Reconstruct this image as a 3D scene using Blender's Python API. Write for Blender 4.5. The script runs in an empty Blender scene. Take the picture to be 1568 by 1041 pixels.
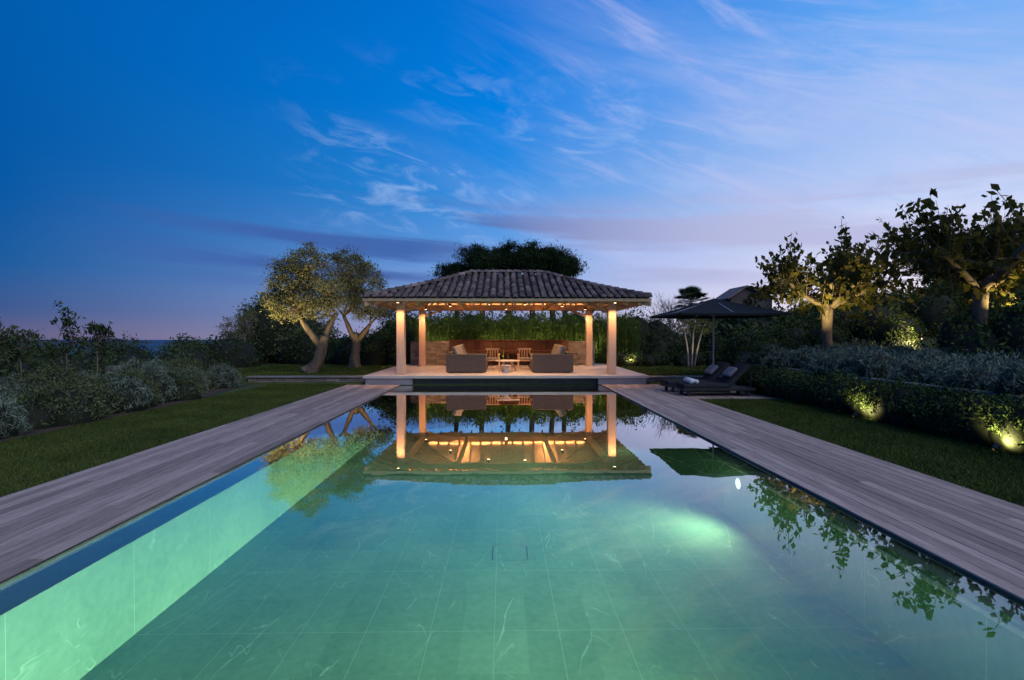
import bpy, math, random
import numpy as np
from mathutils import Vector, Matrix
random.seed(3); rng=np.random.default_rng(7)
R=math.radians
scene=bpy.context.scene
def lin(c):
    return tuple(((v/255)/12.92 if v/255<=0.04045 else (((v/255)+0.055)/1.055)**2.4) for v in c)
# ---------------------------------------------------------------- materials
def new_mat(name):
    m=bpy.data.materials.new(name); m.use_nodes=True
    nt=m.node_tree; nt.nodes.clear()
    return m,nt
def N(nt,t,**kw):
    n=nt.nodes.new(t)
    for k,v in kw.items():
        if k in n.inputs.keys(): n.inputs[k].default_value=v
        else: setattr(n,k,v)
    return n
def ramp(nt,stops,interp='LINEAR'):
    n=nt.nodes.new('ShaderNodeValToRGB'); cr=n.color_ramp; cr.interpolation=interp
    while len(cr.elements)<len(stops): cr.elements.new(0.5)
    for e,(p,c) in zip(cr.elements,stops):
        e.position=p; e.color=(c[0],c[1],c[2],1)
    return n
def mix(nt,a,b,fac,mode='MIX'):
    n=nt.nodes.new('ShaderNodeMix'); n.data_type='RGBA'; n.blend_type=mode
    for sock,val in ((0,fac),(6,a),(7,b)):
        if hasattr(val,'is_output'): nt.links.new(val,n.inputs[sock])
        else: n.inputs[sock].default_value=val if sock==0 else (val[0],val[1],val[2],1)
    return n.outputs[2]
def mth(nt,op,a,b=None,c=None,clamp=False):
    n=nt.nodes.new('ShaderNodeMath'); n.operation=op; n.use_clamp=clamp
    for i,v in enumerate((a,b,c)):
        if v is None: continue
        if hasattr(v,'is_output'): nt.links.new(v,n.inputs[i])
        else: n.inputs[i].default_value=v
    return n.outputs[0]
def surf_mat(name,c1,c2,scale=4,rough=0.8,bump=0.2,stretch=(1,1,1),island=0.0,detail=5,spec=0.3,fine=40):
    m,nt=new_mat(name); L=nt.links
    tc=N(nt,'ShaderNodeTexCoord'); mp=N(nt,'ShaderNodeMapping'); mp.inputs['Scale'].default_value=stretch
    L.new(tc.outputs['Object'],mp.inputs[0])
    n1=N(nt,'ShaderNodeTexNoise',Scale=scale,Detail=detail,Roughness=0.6); L.new(mp.outputs[0],n1.inputs['Vector'])
    n2=N(nt,'ShaderNodeTexNoise',Scale=fine,Detail=3.0); L.new(mp.outputs[0],n2.inputs['Vector'])
    r=ramp(nt,[(0.3,c1),(0.7,c2)]); 
    s=mth(nt,'MULTIPLY_ADD',n2.outputs[0],0.35,mth(nt,'MULTIPLY',n1.outputs[0],0.65))
    L.new(s,r.inputs[0]); col=r.outputs[0]
    if island>0:
        g=N(nt,'ShaderNodeNewGeometry')
        v=mth(nt,'MULTIPLY_ADD',g.outputs['Random Per Island'],2*island,1-island)
        h=N(nt,'ShaderNodeHueSaturation'); L.new(v,h.inputs['Value']); L.new(col,h.inputs['Color']); col=h.outputs[0]
    b=N(nt,'ShaderNodeBsdfPrincipled',Roughness=rough); b.inputs['Specular IOR Level'].default_value=spec
    L.new(col,b.inputs['Base Color'])
    if bump>0:
        bm=N(nt,'ShaderNodeBump',Strength=bump,Distance=0.02); L.new(s,bm.inputs['Height']); L.new(bm.outputs[0],b.inputs['Normal'])
    o=N(nt,'ShaderNodeOutputMaterial'); L.new(b.outputs[0],o.inputs[0])
    return m
def leaf_mat(name,c1,c2,transl=0.0,clump=0.8):
    m,nt=new_mat(name); L=nt.links
    g=N(nt,'ShaderNodeNewGeometry'); tc=N(nt,'ShaderNodeTexCoord')
    n1=N(nt,'ShaderNodeTexNoise',Scale=clump,Detail=2.0); L.new(tc.outputs['Object'],n1.inputs['Vector'])
    s=mth(nt,'MULTIPLY_ADD',g.outputs['Random Per Island'],0.5,mth(nt,'MULTIPLY_ADD',n1.outputs[0],1.2,-0.35))
    r=ramp(nt,[(0.1,c1),(0.9,c2)]); L.new(s,r.inputs[0])
    d=N(nt,'ShaderNodeBsdfDiffuse'); L.new(r.outputs[0],d.inputs[0]); out=d.outputs[0]
    if transl>0:
        t=N(nt,'ShaderNodeBsdfTranslucent'); L.new(r.outputs[0],t.inputs[0])
        mx=N(nt,'ShaderNodeMixShader'); mx.inputs[0].default_value=transl
        L.new(out,mx.inputs[1]); L.new(t.outputs[0],mx.inputs[2]); out=mx.outputs[0]
    o=N(nt,'ShaderNodeOutputMaterial'); L.new(out,o.inputs[0])
    return m
def emit_mat(name,col,st):
    m,nt=new_mat(name); e=N(nt,'ShaderNodeEmission',Strength=st); e.inputs[0].default_value=(*col,1)
    o=N(nt,'ShaderNodeOutputMaterial'); nt.links.new(e.outputs[0],o.inputs[0]); return m

M={}
M['deck']=surf_mat('weathered_deck_wood',(0.21,0.145,0.110),(0.52,0.385,0.305),scale=3,rough=0.65,bump=0.3,stretch=(9,0.5,9),island=0.28,fine=18,spec=0.2)
M['soil']=surf_mat('soil_mulch',(0.03,0.02,0.014),(0.10,0.07,0.05),scale=6,bump=0.8)
M['ground']=surf_mat('ground_grass',(0.030,0.047,0.012),(0.064,0.088,0.027),scale=1.2,bump=0.6,rough=0.95)
M['stone']=surf_mat('dry_stone',(0.16,0.13,0.10),(0.36,0.30,0.23),scale=3,bump=0.5,island=0.35)
M['slab']=surf_mat('limestone_slab',(0.42,0.37,0.33),(0.56,0.50,0.45),scale=2,bump=0.08,rough=0.5)
M['coping']=surf_mat('wall_coping_stone',(0.15,0.135,0.12),(0.26,0.235,0.21),scale=2,bump=0.2,rough=0.8)
M['slabside']=surf_mat('grey_stone_face',(0.20,0.19,0.20),(0.32,0.30,0.31),scale=3,bump=0.15)
M['poolcoping']=surf_mat('pool_coping_stone',(0.17,0.155,0.12),(0.26,0.235,0.19),scale=3,bump=0.1)
M['darkstone']=surf_mat('dark_stone',(0.035,0.04,0.042),(0.08,0.085,0.088),scale=3,bump=0.1)
M['column']=surf_mat('column_wood',(0.50,0.33,0.22),(0.68,0.47,0.33),scale=3,bump=0.12,stretch=(6,6,0.6),fine=14)
M['wood']=surf_mat('larch_wood',(0.42,0.27,0.15),(0.62,0.42,0.25),scale=3,bump=0.15,stretch=(1,1,6),island=0.15)
M['cedar']=surf_mat('red_cedar',(0.09,0.038,0.024),(0.20,0.085,0.05),scale=4,bump=0.15,stretch=(6,1,0.6),island=0.35)
M['tile']=surf_mat('terracotta_tile',(0.06,0.050,0.048),(0.26,0.19,0.165),scale=2.2,bump=0.3,island=0.55)
M['rooffelt']=surf_mat('roof_pan',(0.02,0.016,0.015),(0.045,0.035,0.03),scale=3,bump=0.1)
M['sofa']=surf_mat('sofa_fabric',(0.075,0.06,0.05),(0.12,0.10,0.085),scale=20,bump=0.1,rough=0.95)
M['cushion']=surf_mat('cushion_fabric',(0.16,0.14,0.11),(0.35,0.32,0.27),scale=9,bump=0.1,rough=0.95)
M['lounger']=surf_mat('lounger_fabric',(0.026,0.026,0.027),(0.045,0.045,0.048),scale=20,bump=0.1,rough=0.95,spec=0.1)
M['loungerframe']=surf_mat('lounger_frame',(0.018,0.018,0.02),(0.03,0.03,0.034),scale=20,bump=0.02,rough=0.6)
M['grey']=surf_mat('grey_pillow',(0.13,0.135,0.15),(0.20,0.205,0.225),scale=10,bump=0.1)
M['towel']=surf_mat('white_towel',(0.6,0.6,0.62),(0.75,0.75,0.76),scale=30,bump=0.3,rough=0.95)
M['canvas']=surf_mat('parasol_canvas',(0.014,0.017,0.018),(0.024,0.028,0.03),scale=8,bump=0.05,rough=0.95,spec=0.1)
M['metal']=surf_mat('brushed_metal',(0.25,0.25,0.26),(0.35,0.35,0.36),scale=8,bump=0.02,rough=0.35,spec=0.7)
M['housestone']=surf_mat('house_masonry',(0.06,0.047,0.043),(0.14,0.11,0.10),scale=1.2,bump=0.5)
M['glass']=surf_mat('window_dark',(0.01,0.012,0.015),(0.02,0.022,0.03),scale=1,rough=0.1,bump=0,spec=0.6)
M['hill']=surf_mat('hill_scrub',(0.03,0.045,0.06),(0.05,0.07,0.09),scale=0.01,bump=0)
M['bark_olive']=surf_mat('olive_bark',(0.05,0.038,0.026),(0.20,0.15,0.10),scale=5,bump=1.0,stretch=(1,1,0.35),fine=25)
M['bark']=surf_mat('grey_bark',(0.08,0.062,0.045),(0.22,0.17,0.125),scale=6,bump=0.9,stretch=(1,1,0.4))
M['barkpale']=surf_mat('pale_bark',(0.16,0.14,0.135),(0.30,0.27,0.26),scale=6,bump=0.5)
M['barkdark']=surf_mat('pine_bark',(0.03,0.022,0.017),(0.08,0.055,0.04),scale=6,bump=0.8)
M['black']=surf_mat('fixture_black',(0.02,0.02,0.02),(0.03,0.03,0.03),scale=6,bump=0,rough=0.4)
M['core']=surf_mat('shrub_inner_twigs',(0.008,0.011,0.005),(0.018,0.024,0.010),scale=8,bump=0.0)  # near-black filler inside shrubs, shaded depth put into its colour
M['l_olive']=leaf_mat('olive_leaves',(0.065,0.078,0.032),(0.24,0.225,0.11))
M['l_fig']=leaf_mat('plane_leaves',(0.028,0.04,0.012),(0.14,0.12,0.028),0.3)
M['l_pine']=leaf_mat('pine_needles',(0.010,0.022,0.010),(0.032,0.055,0.022))
M['l_hedge']=leaf_mat('hedge_leaves',(0.024,0.045,0.016),(0.10,0.14,0.046))
M['l_dark']=leaf_mat('dark_shrub_leaves',(0.022,0.038,0.018),(0.085,0.115,0.05))
M['l_mid']=leaf_mat('garden_shrub_leaves',(0.034,0.055,0.022),(0.14,0.165,0.07),clump=1.5)
M['l_lav']=leaf_mat('lavender_leaves',(0.065,0.095,0.065),(0.22,0.265,0.19),clump=2.0)
M['l_reed']=leaf_mat('bamboo_leaves',(0.04,0.075,0.014),(0.14,0.19,0.05),0.3,clump=2)
M['l_grass']=leaf_mat('grass_blades',(0.034,0.056,0.011),(0.115,0.145,0.034),clump=0.9)
M['l_dry']=leaf_mat('dry_seed_heads',(0.08,0.065,0.04),(0.19,0.15,0.10))
M['em_warm']=emit_mat('lamp_warm',(1.0,0.62,0.30),12)
M['em_strip']=emit_mat('strip_warm',(1.0,0.55,0.25),0.4)  # glow of the added ceiling fill panels
M['em_pool']=emit_mat('lamp_pool',(0.85,1.0,0.85),3)

def pool_mat():
    m,nt=new_mat('pool_slate_tiles'); L=nt.links
    tc=N(nt,'ShaderNodeTexCoord'); ge=N(nt,'ShaderNodeNewGeometry')
    sp=N(nt,'ShaderNodeSeparateXYZ'); L.new(tc.outputs['Object'],sp.inputs[0])
    sn=N(nt,'ShaderNodeSeparateXYZ'); L.new(ge.outputs['True Normal'],sn.inputs[0])
    up=mth(nt,'GREATER_THAN',mth(nt,'ABSOLUTE',sn.outputs[2]),0.5)
    def line(v,period,off,w):
        f=mth(nt,'FRACT',mth(nt,'MULTIPLY_ADD',v,1/period,off))
        a=mth(nt,'ABSOLUTE',mth(nt,'SUBTRACT',f,0.5))
        return mth(nt,'GREATER_THAN',a,0.5-w/period)
    gx=mth(nt,'MULTIPLY',line(sp.outputs[0],0.6,0.13,0.003),up)
    gy=line(sp.outputs[1],1.22,0.1,0.0035)
    g=mth(nt,'MAXIMUM',gx,gy)
    nz=N(nt,'ShaderNodeTexNoise',Scale=0.8,Detail=7.0,Roughness=0.62); L.new(tc.outputs['Object'],nz.inputs['Vector'])
    nz2=N(nt,'ShaderNodeTexNoise',Scale=14.0,Detail=4.0); L.new(tc.outputs['Object'],nz2.inputs['Vector'])
    cx=mth(nt,'FLOOR',mth(nt,'MULTIPLY_ADD',sp.outputs[0],1/0.6,0.63)); cy=mth(nt,'FLOOR',mth(nt,'MULTIPLY_ADD',sp.outputs[1],1/1.22,0.6))
    cb=N(nt,'ShaderNodeCombineXYZ'); L.new(cx,cb.inputs[0]); L.new(cy,cb.inputs[1])
    wn=N(nt,'ShaderNodeTexWhiteNoise'); wn.noise_dimensions='3D'; L.new(cb.outputs[0],wn.inputs['Vector'])
    base=ramp(nt,[(0.3,(0.080,0.15,0.100)),(0.72,(0.165,0.26,0.18))])
    s=mth(nt,'ADD',mth(nt,'MULTIPLY_ADD',nz2.outputs[0],0.3,mth(nt,'MULTIPLY',nz.outputs[0],0.6)),mth(nt,'MULTIPLY',wn.outputs[0],0.12)); L.new(s,base.inputs[0])
    def vein(rot,sc,thr,k):
        off=N(nt,'ShaderNodeVectorMath',operation='MULTIPLY_ADD'); L.new(wn.outputs['Color'],off.inputs[0]); off.inputs[1].default_value=(2.5,2.5,2.5); L.new(tc.outputs['Object'],off.inputs[2])
        m1=N(nt,'ShaderNodeMapping'); m1.inputs['Rotation'].default_value=(0.3,0.2,rot); L.new(off.outputs[0],m1.inputs[0])
        mp=N(nt,'ShaderNodeMapping'); mp.inputs['Scale'].default_value=sc; L.new(m1.outputs[0],mp.inputs[0])
        v=N(nt,'ShaderNodeTexNoise',Scale=1.0,Detail=4.0,Roughness=0.5,Distortion=0.1); L.new(mp.outputs[0],v.inputs['Vector'])
        va=mth(nt,'ABSOLUTE',mth(nt,'SUBTRACT',v.outputs[0],0.5))
        vv=mth(nt,'SUBTRACT',1.0,mth(nt,'MULTIPLY',va,k),clamp=True)
        msk=N(nt,'ShaderNodeTexNoise',Scale=thr,Detail=2.0); L.new(mp.outputs[0],msk.inputs['Vector'])
        mk=mth(nt,'MULTIPLY',mth(nt,'SUBTRACT',msk.outputs[0],0.54),6.0,clamp=True)
        return mth(nt,'MULTIPLY',vv,mk)
    vv=mth(nt,'MAXIMUM',vein(0.30,(2.4,0.20,1.2),1.4,110.0),vein(-0.40,(2.2,0.24,1.2),1.8,140.0))
    col=mix(nt,base.outputs[0],(0.42,0.55,0.44),mth(nt,'MULTIPLY',vv,0.5))
    col=mix(nt,col,(0.26,0.34,0.27),mth(nt,'MULTIPLY',g,0.6))
    b=N(nt,'ShaderNodeBsdfDiffuse'); L.new(col,b.inputs[0])
    o=N(nt,'ShaderNodeOutputMaterial'); L.new(b.outputs[0],o.inputs[0]); return m
M['pool']=pool_mat()
def water_mat():
    m,nt=new_mat('pool_water'); L=nt.links
    tc=N(nt,'ShaderNodeTexCoord'); 
    n1=N(nt,'ShaderNodeTexNoise',Scale=1.6,Detail=2.0); L.new(tc.outputs['Object'],n1.inputs['Vector'])
    bm=N(nt,'ShaderNodeBump',Strength=0.020,Distance=0.05); L.new(n1.outputs[0],bm.inputs['Height'])
    fr=N(nt,'ShaderNodeFresnel',IOR=1.33); 
    f=mth(nt,'MULTIPLY_ADD',fr.outputs[0],3.1,-0.06,clamp=True)
    gl=N(nt,'ShaderNodeBsdfGlossy',Roughness=0.0); gl.inputs[0].default_value=(0.98,0.93,0.86,1); L.new(bm.outputs[0],gl.inputs['Normal'])
    tr=N(nt,'ShaderNodeBsdfTransparent'); tr.inputs[0].default_value=(0.68,0.98,0.84,1)
    mx=N(nt,'ShaderNodeMixShader'); L.new(f,mx.inputs[0]); L.new(tr.outputs[0],mx.inputs[1]); L.new(gl.outputs[0],mx.inputs[2])
    o=N(nt,'ShaderNodeOutputMaterial'); L.new(mx.outputs[0],o.inputs[0]); return m
M['water']=water_mat()
def sea_mat():
    m,nt=new_mat('sea_water'); b=N(nt,'ShaderNodeBsdfPrincipled',Roughness=0.5); b.inputs['Base Color'].default_value=(0.03,0.05,0.08,1)
    n=N(nt,'ShaderNodeTexNoise',Scale=0.05); bm=N(nt,'ShaderNodeBump',Strength=0.3); nt.links.new(n.outputs[0],bm.inputs['Height']); nt.links.new(bm.outputs[0],b.inputs['Normal'])
    o=N(nt,'ShaderNodeOutputMaterial'); nt.links.new(b.outputs[0],o.inputs[0]); return m
M['sea']=sea_mat()

# ---------------------------------------------------------------- mesh helpers
def link(o,parent=None):
    scene.collection.objects.link(o)
    if parent: o.parent=parent
    return o
def empty(name,loc=(0,0,0)):
    e=bpy.data.objects.new(name,None); e.empty_display_size=0.2; link(e); return e
class MB:
    def __init__(s): s.v=[]; s.f=[]; s.mi=[]
    def add(s,vs,fs,mi=0):
        b=len(s.v); s.v+=[tuple(p) for p in vs]; s.f+=[tuple(i+b for i in f) for f in fs]; s.mi+=[mi]*len(fs)
    def box(s,a,b,mi=0,rot=None,piv=None):
        x0,y0,z0=a; x1,y1,z1=b
        vs=[Vector(p) for p in [(x0,y0,z0),(x1,y0,z0),(x1,y1,z0),(x0,y1,z0),(x0,y0,z1),(x1,y0,z1),(x1,y1,z1),(x0,y1,z1)]]
        if rot is not None:
            piv=Vector(piv) if piv is not None else Vector(((x0+x1)/2,(y0+y1)/2,(z0+z1)/2))
            vs=[rot@(p-piv)+piv for p in vs]
        s.add(vs,[(0,3,2,1),(4,5,6,7),(0,1,5,4),(1,2,6,5),(2,3,7,6),(3,0,4,7)],mi)
    def beam(s,p0,p1,w,h,mi=0):
        p0=Vector(p0);p1=Vector(p1); d=(p1-p0).normalized(); up=Vector((0,0,1))
        sd=d.cross(up)
        if sd.length<1e-4: sd=Vector((1,0,0))
        sd.normalize(); u=sd.cross(d)
        vs=[]
        for p in (p0,p1):
            for a,b in ((-1,-1),(1,-1),(1,1),(-1,1)): vs.append(p+sd*w/2*a+u*h/2*b)
        s.add(vs,[(0,3,2,1),(4,5,6,7),(0,1,5,4),(1,2,6,5),(2,3,7,6),(3,0,4,7)],mi)
    def tube(s,pts,rad,n=8,mi=0,cap=True,jit=0):
        vs=[]; k=len(pts)
        pts=[Vector(p) for p in pts]
        ref=Vector((0.13,0.97,0.2))
        for i,p in enumerate(pts):
            d=(pts[min(i+1,k-1)]-pts[max(i-1,0)]).normalized()
            a=d.cross(ref)
            if a.length<0.05: a=d.cross(Vector((1,0,0)))
            a.normalize(); b=d.cross(a)
            for j in range(n):
                t=2*math.pi*j/n; r=rad[i]*(1+jit*math.sin(3*t+i*0.7)+jit*0.6*math.sin(5*t-i))
                vs.append(p+a*math.cos(t)*r+b*math.sin(t)*r)
        fs=[]
        for i in range(k-1):
            for j in range(n):
                fs.append((i*n+j,i*n+(j+1)%n,(i+1)*n+(j+1)%n,(i+1)*n+j))
        if cap: fs.append(tuple(range(n))[::-1]); fs.append(tuple((k-1)*n+j for j in range(n)))
        s.add(vs,fs,mi)
    def ell(s,c,r,nu=14,nv=8,mi=0,nz=0.0):
        vs=[];fs=[]
        for i in range(nv+1):
            ph=math.pi*i/nv
            for j in range(nu):
                th=2*math.pi*j/nu; k=1+nz*math.sin(3*th+c[0])*math.sin(2*ph+c[1])+nz*math.sin(5*th+2*c[1])*0.5
                vs.append((c[0]+r[0]*k*math.sin(ph)*math.cos(th),c[1]+r[1]*k*math.sin(ph)*math.sin(th),c[2]+r[2]*k*math.cos(ph)))
        for i in range(nv):
            for j in range(nu): fs.append((i*nu+j,(i+1)*nu+j,(i+1)*nu+(j+1)%nu,i*nu+(j+1)%nu))
        s.add(vs,fs,mi)
    def obj(s,name,mats,parent=None,smooth=False,bevel=0):
        me=bpy.data.meshes.new(name); me.from_pydata(s.v,[],s.f)
        for m in (mats if isinstance(mats,(list,tuple)) else [mats]): me.materials.append(m)
        me.polygons.foreach_set('material_index',s.mi)
        if smooth: me.polygons.foreach_set('use_smooth',[True]*len(me.polygons))
        me.update(); o=bpy.data.objects.new(name,me); link(o,parent)
        if bevel:
            b=o.modifiers.new('bevel','BEVEL'); b.width=bevel; b.segments=2; b.limit_method='ANGLE'
        return o
def np_mesh(name,verts,nper,mat,parent=None):
    verts=np.asarray(verts,dtype=np.float32).reshape(-1,3); nv=len(verts); nf=nv//nper
    me=bpy.data.meshes.new(name); me.vertices.add(nv); me.vertices.foreach_set('co',verts.ravel())
    me.loops.add(nv); me.loops.foreach_set('vertex_index',np.arange(nv,dtype=np.int32))
    me.polygons.add(nf); me.polygons.foreach_set('loop_start',np.arange(0,nv,nper,dtype=np.int32))
    me.update(calc_edges=True); me.materials.append(mat)
    o=bpy.data.objects.new(name,me); link(o,parent); return o
def unit(a): return a/np.maximum(np.linalg.norm(a,axis=-1,keepdims=True),1e-6)
def leaves(c,Lh,W,bias=(0,0,0),var=0.35):
    n=len(c); a=unit(rng.normal(size=(n,3))+np.array(bias)); b=unit(np.cross(a,rng.normal(size=(n,3))))
    s=(1+var*rng.normal(size=(n,1))).clip(0.4,1.8)
    a=a*Lh*s/2; b=b*W*s/2
    return np.stack([c-a,c+b-a*0.1,c+a,c-b-a*0.1],1).reshape(-1,3)
def blades(p,h,w,lean=0.25,var=0.3):
    n=len(p); hh=h*(1+var*rng.normal(size=(n,1))).clip(0.3,1.8)
    th=rng.uniform(0,2*np.pi,(n,1)); side=np.hstack([np.cos(th),np.sin(th),0*th])*w/2
    l=rng.normal(size=(n,3))*lean; l[:,2]=1; tip=p+l*hh
    return np.stack([p-side,p+side,tip],1).reshape(-1,3)

# ---------------------------------------------------------------- terrain
def sst(a,b,x):
    t=np.clip((x-a)/(b-a),0,1); return t*t*(3-2*t)
def gh(x,y):
    x=np.asarray(x,float); y=np.asarray(y,float)
    z=np.zeros(np.broadcast(x,y).shape)
    z=z+0.25*sst(18.9,19.3,y)
    raised=0.80*sst(8.12,8.3,x)*(1-sst(16.8,18.5,y))+0.9*sst(9,15,x)*sst(9.5,18,y*0+x)*1.0
    z=z+raised+0.75*sst(10,15,x)*sst(14,20,y)
    d=np.maximum(0,-x-13)+np.maximum(0,np.hypot(x,y)-70)
    z=z-72*(1-np.exp(-d/420))
    pit=(x>-4.7)&(x<4.7)&(y>-2.2)&(y<18.75)
    return np.where(pit,-3.0,z)
def z0(x,y): return float(gh(x,y))
xs=[-4000,-2500,-1500,-900,-500,-300,-180,-110,-70,-50,-38,-30,-25,-21,-18,-16,-14,-13,-12,-11,-10,-9,-8.4,-7.5,-6.5,-5.6,-5.0,-4.65,0,4.65,5.0,6,7,8.1,8.31,9,10,11,12,13,14,15,17,20,25,32,45,70,110,200,400,900,2000,4000]
ys=[-4000,-2000,-800,-300,-100,-50,-25,-12,-5,-2.4,-2.1,2,6,10,14,15,16.7,17.2,17.8,18.3,18.7,18.88,19.32,20.5,22,24,27,30,35,42,50,60,75,100,150,250,400,700,1200,2000,4000]
g=MB(); X,Y=np.meshgrid(xs,ys); Z=gh(X,Y)
g.v=[(float(a),float(b),float(c)-0.01) for a,b,c in zip(X.ravel(),Y.ravel(),Z.ravel())]
nx=len(xs)
g.f=[(j*nx+i,j*nx+i+1,(j+1)*nx+i+1,(j+1)*nx+i) for j in range(len(ys)-1) for i in range(nx-1)]; g.mi=[0]*len(g.f)
g.obj('ground',M['ground'])
s=MB(); s.add([(-9000,-9000,-60),(9000,-9000,-60),(9000,6000,-60),(-9000,6000,-60)],[(0,1,2,3)]); s.obj('sea',M['sea'])
h=MB(); vs=[];n=120
for i in range(n+1):
    t=i/n; x=-3600+t*3800; y=3300+300*math.sin(t*5)
    top=-60+42*max(0,math.sin(t*9+0.5))*(0.6+0.4*math.sin(t*31))+10*math.sin(t*57)+22*(1 if t>0.5 else 0.3)
    vs+=[(x,y-200,-75),(x,y,top),(x,y+500,-75)]
fs=[]
for i in range(n): fs+=[(3*i,3*i+3,3*i+4,3*i+1),(3*i+1,3*i+4,3*i+5,3*i+2)]
h.add(vs,fs); h.obj('distant_hills',M['hill'],smooth=True)

# ---------------------------------------------------------------- pool
PX0,PX1,PY0,PY1=-3.40,3.42,-1.5,18.45; FZ=-0.95
p=MB()
p.add([(PX0,PY0,FZ),(PX1,PY0,FZ),(PX1,PY1,FZ),(PX0,PY1,FZ)],[(0,1,2,3)])
p.add([(PX0,PY0,FZ),(PX0,PY1,FZ),(PX0,PY1,-0.085),(PX0,PY0,-0.085)],[(0,1,2,3)])
p.add([(PX1,PY0,FZ),(PX1,PY1,FZ),(PX1,PY1,-0.085),(PX1,PY0,-0.085)],[(3,2,1,0)])
p.add([(PX0,PY1,FZ),(PX1,PY1,FZ),(PX1,PY1,-0.085),(PX0,PY1,-0.085)],[(0,1,2,3)])
p.add([(PX0,PY0,FZ),(PX1,PY0,FZ),(PX1,PY0,-0.085),(PX0,PY0,-0.085)],[(3,2,1,0)])
pool=empty('swimming_pool')
p.obj('basin',M['pool'],pool)
c=MB(); c.box((-3.72,-1.8,-0.3),(PX0-0.002,18.6,-0.083)); c.box((PX1+0.002,-1.8,-0.3),(3.58,18.6,-0.083))
c.box((PX0-0.001,PY1+0.002,-0.3),(PX1+0.001,18.6,-0.084)); c.box((PX0,-1.8,-0.3),(PX1,PY0-0.002,-0.084))
c.obj('coping',M['poolcoping'],pool)
c=MB(); c.box((-3.735,-1.8,-0.3),(-3.7205,18.6,-0.012)); c.box((3.5805,-1.8,-0.3),(3.595,18.6,-0.012))
c.obj('deck_upstand',M['darkstone'],pool)
d=MB()
for (a,b_) in (((-0.12,6.25),(0.32,6.256)),((-0.12,6.69),(0.32,6.696)),((-0.12,6.257),(-0.115,6.689)),((0.315,6.257),(0.32,6.689))):
    d.box((a[0],a[1],FZ+0.001),(b_[0],b_[1],FZ+0.004))
d.obj('drain_frame',M['poolcoping'],pool)
w=MB(); w.add([(-3.72,-1.8,-0.03),(3.58,-1.8,-0.03),(3.58,18.61,-0.03),(-3.72,18.61,-0.03)],[(0,1,2,3)])
w.obj('pool_water',M['water'])
def deck(name,x0,x1,y0,y1,nb):
    b=MB(); wd=(x1-x0)/nb
    for i in range(nb):
        y=y0-random.uniform(0,3)
        while y<y1:
            ln=random.choice([2.6,3.2,4.0]); a=max(y,y0); e=min(y+ln,y1)
            if e-a>0.05:
                zz=random.uniform(-0.002,0.002)
                b.box((x0+i*wd+0.0045,a+0.002,-0.03),(x0+(i+1)*wd-0.0045,e-0.002,zz))
            y+=ln
    return b.obj(name,M['deck'])
deck('wooden_deck',-5.62,-3.72,-3.5,18.6,14)
deck('wooden_deck',3.58,5.50,-3.5,18.6,14)
deck('wooden_deck',5.503,8.05,14.3,18.6,18)
deck('wooden_deck',-3.717,3.577,-3.5,-1.8,52)
b=MB(); b.box((-5.62,-3.5,-0.2),(-3.74,18.6,-0.045)); b.box((3.60,-3.5,-0.2),(5.5,18.6,-0.045)); b.box((5.52,14.3,-0.2),(8.05,18.6,-0.045)); b.obj('deck_substructure',M['darkstone'])

# ---------------------------------------------------------------- pavilion
pav=empty('poolside_pavilion')
b=MB(); 
b.box((-5.08,18.62,0.22),(5.34,26.2,0.32)); b.obj('floor_slab',M['slab'],pav,bevel=0.01)
b=MB(); b.box((-5.0,18.68,-0.01),(-3.3,26.1,0.218)); b.box((3.5,18.68,-0.01),(5.26,26.1,0.218)); b.obj('plinth',M['slabside'],pav)
b=MB(); b.box((-3.298,18.9,-0.35),(3.498,26.1,0.217)); b.obj('plinth_recess',M['darkstone'],pav)
CX=(-3.82,4.11); CY=(19.3,24.4)
b=MB()
for x in CX:
    for y in CY:
        b.box((x-0.15,y-0.15,0.322),(x+0.15,y+0.15,2.978))
b.obj('columns',M['column'],pav,bevel=0.02)
b=MB()
for y in CY: b.box((CX[0]-0.25,y-0.1,2.98),(CX[1]+0.25,y+0.1,3.19))
for x in CX: b.box((x-0.1,CY[0]+0.102,2.982),(x+0.1,CY[1]-0.102,3.188))
RX0,RX1,RY0,RY1=-4.95,5.30,18.3,25.4; HD=(RY1-RY0)/2; RYM=(RY0+RY1)/2
ZE=3.12
def H(d):
    t=d/HD; return ZE+1.26*(0.80*t+0.20*t*t)
UN=0.16
def rafter(x0,y0,x1,y1,d1,w=0.08,hh=0.11):
    k=4
    for i in range(k):
        a=i/k; e=(i+1)/k
        b.beam((x0+(x1-x0)*a,y0+(y1-y0)*a,H(d1*a)-UN-hh/2+0.02),(x0+(x1-x0)*e,y0+(y1-y0)*e,H(d1*e)-UN-hh/2+0.02),w,hh)
x=RX0+0.4
while x<RX1-0.3:
    dm=min(HD,x-RX0,RX1-x)
    rafter(x,RY0+0.06,x,RY0+dm,dm); rafter(x,RY1-0.06,x,RY1-dm,dm); x+=0.5
y=RY0+0.4
while y<RY1-0.3:
    dm=min(y-RY0,RY1-y); rafter(RX0+0.06,y,RX0+dm,y,dm); rafter(RX1-0.06,y,RX1-dm,y,dm); y+=0.5
for (cx,cy,ex) in ((RX0,RY0,RX0+HD),(RX0,RY1,RX0+HD),(RX1,RY0,RX1-HD),(RX1,RY1,RX1-HD)):
    rafter(cx,cy,ex,RYM,HD,0.12,0.16)
for xx in (-1.7,0.15,2.0): b.box((xx-0.07,CY[0]+0.11,3.0),(xx+0.07,CY[1]-0.11,3.17))
for x,sx in ((CX[0],1),(CX[1],-1)):
    for y in CY: b.beam((x+sx*0.12,y,2.70),(x+sx*0.95,y,3.0),0.09,0.09)
b.obj('rafters_and_beams',M['wood'],pav)
b=MB()
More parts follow.
